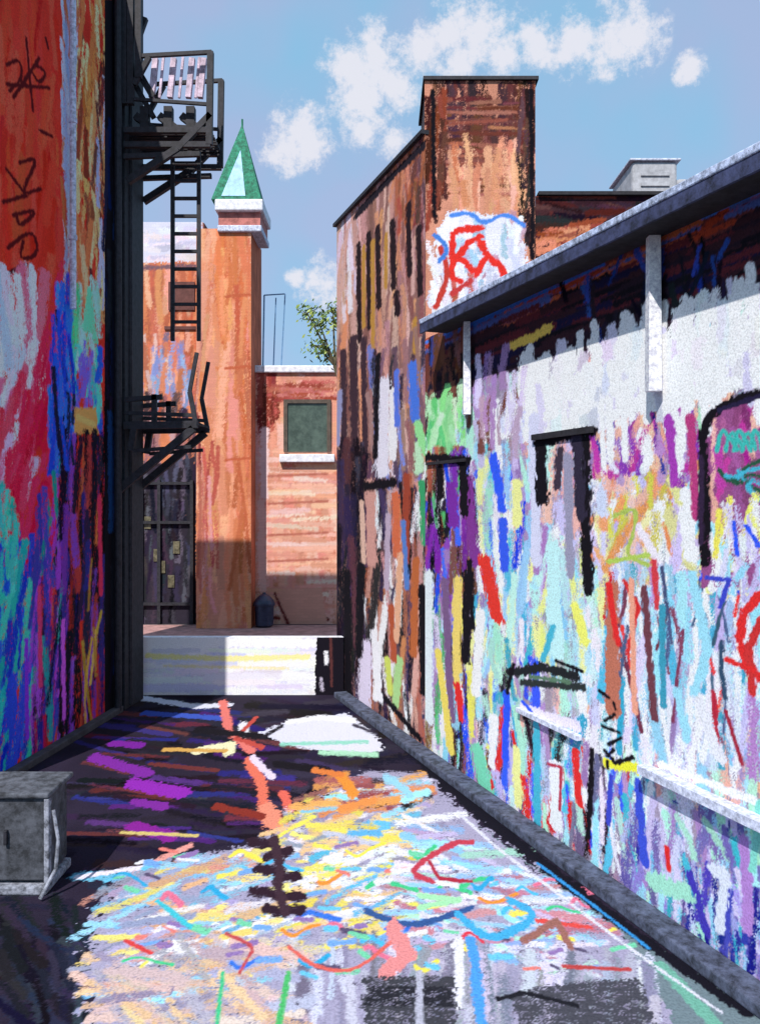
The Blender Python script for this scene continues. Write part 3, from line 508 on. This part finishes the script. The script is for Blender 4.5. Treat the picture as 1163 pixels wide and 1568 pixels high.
# ================= tree =================
tr=group('street_tree'); b=Bars(); d=18.8; base=Vector((X(560,d),d,0)); 
t1=P(540,640,d); t2=P(512,560,d); b.bar(base,t1,.13,8,.09); b.bar(t1,t2,.09,8,.05)
ends=[]
for x,y in((490,500),(470,480),(508,470),(520,500),(484,530),(500,545),(530,470)):
    e=P(x,y,d)+Vector((0,random.uniform(-.4,.4),0)); b.bar(t2,e,.035,5,.012); ends.append(e)
    for _ in range(3):
        e2=e+Vector((random.uniform(-.25,.25),random.uniform(-.3,.3),random.uniform(-.1,.3))); b.bar(e,e2,.012,4,.005); ends.append(e2)
b.make('trunk_and_limbs',mat('bark',(94,84,60)),tr)
for nm,c,n in(('leaves_light',(160,176,84),420),('leaves_dark',(96,124,56),320)):
    vs=[];fs=[]
    for _ in range(n):
        e=random.choice(ends); c0=e+Vector([random.gauss(0,.11) for _ in range(3)]); a=Vector([random.gauss(0,1) for _ in range(3)]).normalized(); u_=a.orthogonal().normalized(); v_=a.cross(u_); s=random.uniform(.025,.05); k=len(vs)
        vs+=[c0+u_*s*1.6,c0+v_*s*.7,c0-u_*s*1.6,c0-v_*s*.7]; fs.append((k,k+1,k+2,k+3))
    mesh(nm,vs,fs,mat(nm,c,.6,.3,4),tr)
# ================= light =================
az,el=math.radians(21),math.radians(49)
s=Vector((-math.sin(az)*math.cos(el),-math.cos(az)*math.cos(el),math.sin(el)))
L=bpy.data.lights.new('sun','SUN'); L.energy=5.0; L.angle=math.radians(.5); L.color=(1,.96,.9)
lo=bpy.data.objects.new('sun',L); link(lo); lo.rotation_euler=s.to_track_quat('Z','Y').to_euler(); lo.location=s*30
w=bpy.data.worlds.new('World'); sc.world=w; w.use_nodes=True; nt=w.node_tree; bg=nt.nodes['Background']; bg.inputs['Strength'].default_value=.15
LK=nt.links.new
sk=nt.nodes.new('ShaderNodeTexSky'); sk.sky_type='NISHITA'; sk.sun_disc=False; sk.sun_elevation=el; sk.sun_rotation=math.atan2(s.x,s.y)
tcn=nt.nodes.new('ShaderNodeTexCoord'); nrm=nt.nodes.new('ShaderNodeVectorMath'); nrm.operation='NORMALIZE'; LK(tcn.outputs['Generated'],nrm.inputs[0])
prev=None
for px,py,r in [(455,200,.034),(440,225,.03),(470,218,.03),(545,110,.036),(575,95,.036),(560,150,.036),(600,130,.03),(550,195,.022),(605,215,.022),(650,75,.032),(690,50,.036),(735,50,.038),(770,80,.026),(820,65,.028),(880,68,.032),(930,62,.032),(965,55,.034),(1055,105,.016),(490,430,.03),(455,425,.014),(700,90,.028)]:
    v=Vector(((px-CX)/F,1,(HY-py)/F)).normalized()
    dd=nt.nodes.new('ShaderNodeVectorMath'); dd.operation='DISTANCE'; dd.inputs[1].default_value=v; LK(nrm.outputs[0],dd.inputs[0])
    mr=nt.nodes.new('ShaderNodeMapRange'); mr.inputs[1].default_value=r*1.3; mr.inputs[2].default_value=0; mr.inputs[3].default_value=0; mr.inputs[4].default_value=1; LK(dd.outputs['Value'],mr.inputs[0])
    if prev is None: prev=mr.outputs[0]
    else:
        m=nt.nodes.new('ShaderNodeMath'); m.operation='MAXIMUM'; LK(prev,m.inputs[0]); LK(mr.outputs[0],m.inputs[1]); prev=m.outputs[0]
nz=nt.nodes.new('ShaderNodeTexNoise'); nz.inputs['Scale'].default_value=34; nz.inputs['Detail'].default_value=5; nz.inputs['Roughness'].default_value=.75; LK(nrm.outputs[0],nz.inputs['Vector'])
ma=nt.nodes.new('ShaderNodeMath'); ma.operation='MULTIPLY_ADD'; ma.inputs[1].default_value=2.4; LK(nz.outputs['Fac'],ma.inputs[0])
sub=nt.nodes.new('ShaderNodeMath'); sub.operation='SUBTRACT'; sub.inputs[1].default_value=1.2; LK(prev,sub.inputs[0]); LK(sub.outputs[0],ma.inputs[2])
cr=nt.nodes.new('ShaderNodeMapRange'); cr.interpolation_type='SMOOTHSTEP'; cr.inputs[1].default_value=.1; cr.inputs[2].default_value=.8; cr.inputs[4].default_value=.92; LK(ma.outputs[0],cr.inputs[0])
gate=nt.nodes.new('ShaderNodeMapRange'); gate.inputs[1].default_value=.0; gate.inputs[2].default_value=.12; LK(prev,gate.inputs[0])
gm_=nt.nodes.new('ShaderNodeMath'); gm_.operation='MULTIPLY'; LK(cr.outputs[0],gm_.inputs[0]); LK(gate.outputs[0],gm_.inputs[1])
n2=nt.nodes.new('ShaderNodeTexNoise'); n2.inputs['Scale'].default_value=4; n2.inputs['Detail'].default_value=3; LK(nrm.outputs[0],n2.inputs['Vector'])
hz=nt.nodes.new('ShaderNodeMix'); hz.data_type='RGBA'; hz.inputs[6].default_value=(1.7,3.9,5.6,1); hz.inputs[7].default_value=(2.7,3.5,5.2,1)
mr2=nt.nodes.new('ShaderNodeMapRange'); mr2.inputs[1].default_value=.4; mr2.inputs[2].default_value=.62; LK(n2.outputs['Fac'],mr2.inputs[0]); LK(mr2.outputs[0],hz.inputs[0])
tint=nt.nodes.new('ShaderNodeMix'); tint.data_type='RGBA'; tint.inputs[0].default_value=.85; LK(hz.outputs[2],tint.inputs[7]); LK(sk.outputs[0],tint.inputs[6])
mx=nt.nodes.new('ShaderNodeMix'); mx.data_type='RGBA'; mx.inputs[7].default_value=(5.5,5.5,6.0,1); LK(gm_.outputs[0],mx.inputs[0]); LK(tint.outputs[2],mx.inputs[6]); LK(mx.outputs[2],bg.inputs['Color'])
# ================= camera =================
cam=bpy.data.cameras.new('camera'); cam.sensor_fit='VERTICAL'; cam.sensor_height=36; cam.lens=F/1568*36; cam.shift_y=-17/1568; cam.clip_end=3000
co=bpy.data.objects.new('camera',cam); link(co); co.location=(0,0,EZ); co.rotation_euler=(math.radians(90),0,0); sc.camera=co
sc.view_settings.view_transform='Standard'; sc.view_settings.look='None'; sc.view_settings.exposure=0
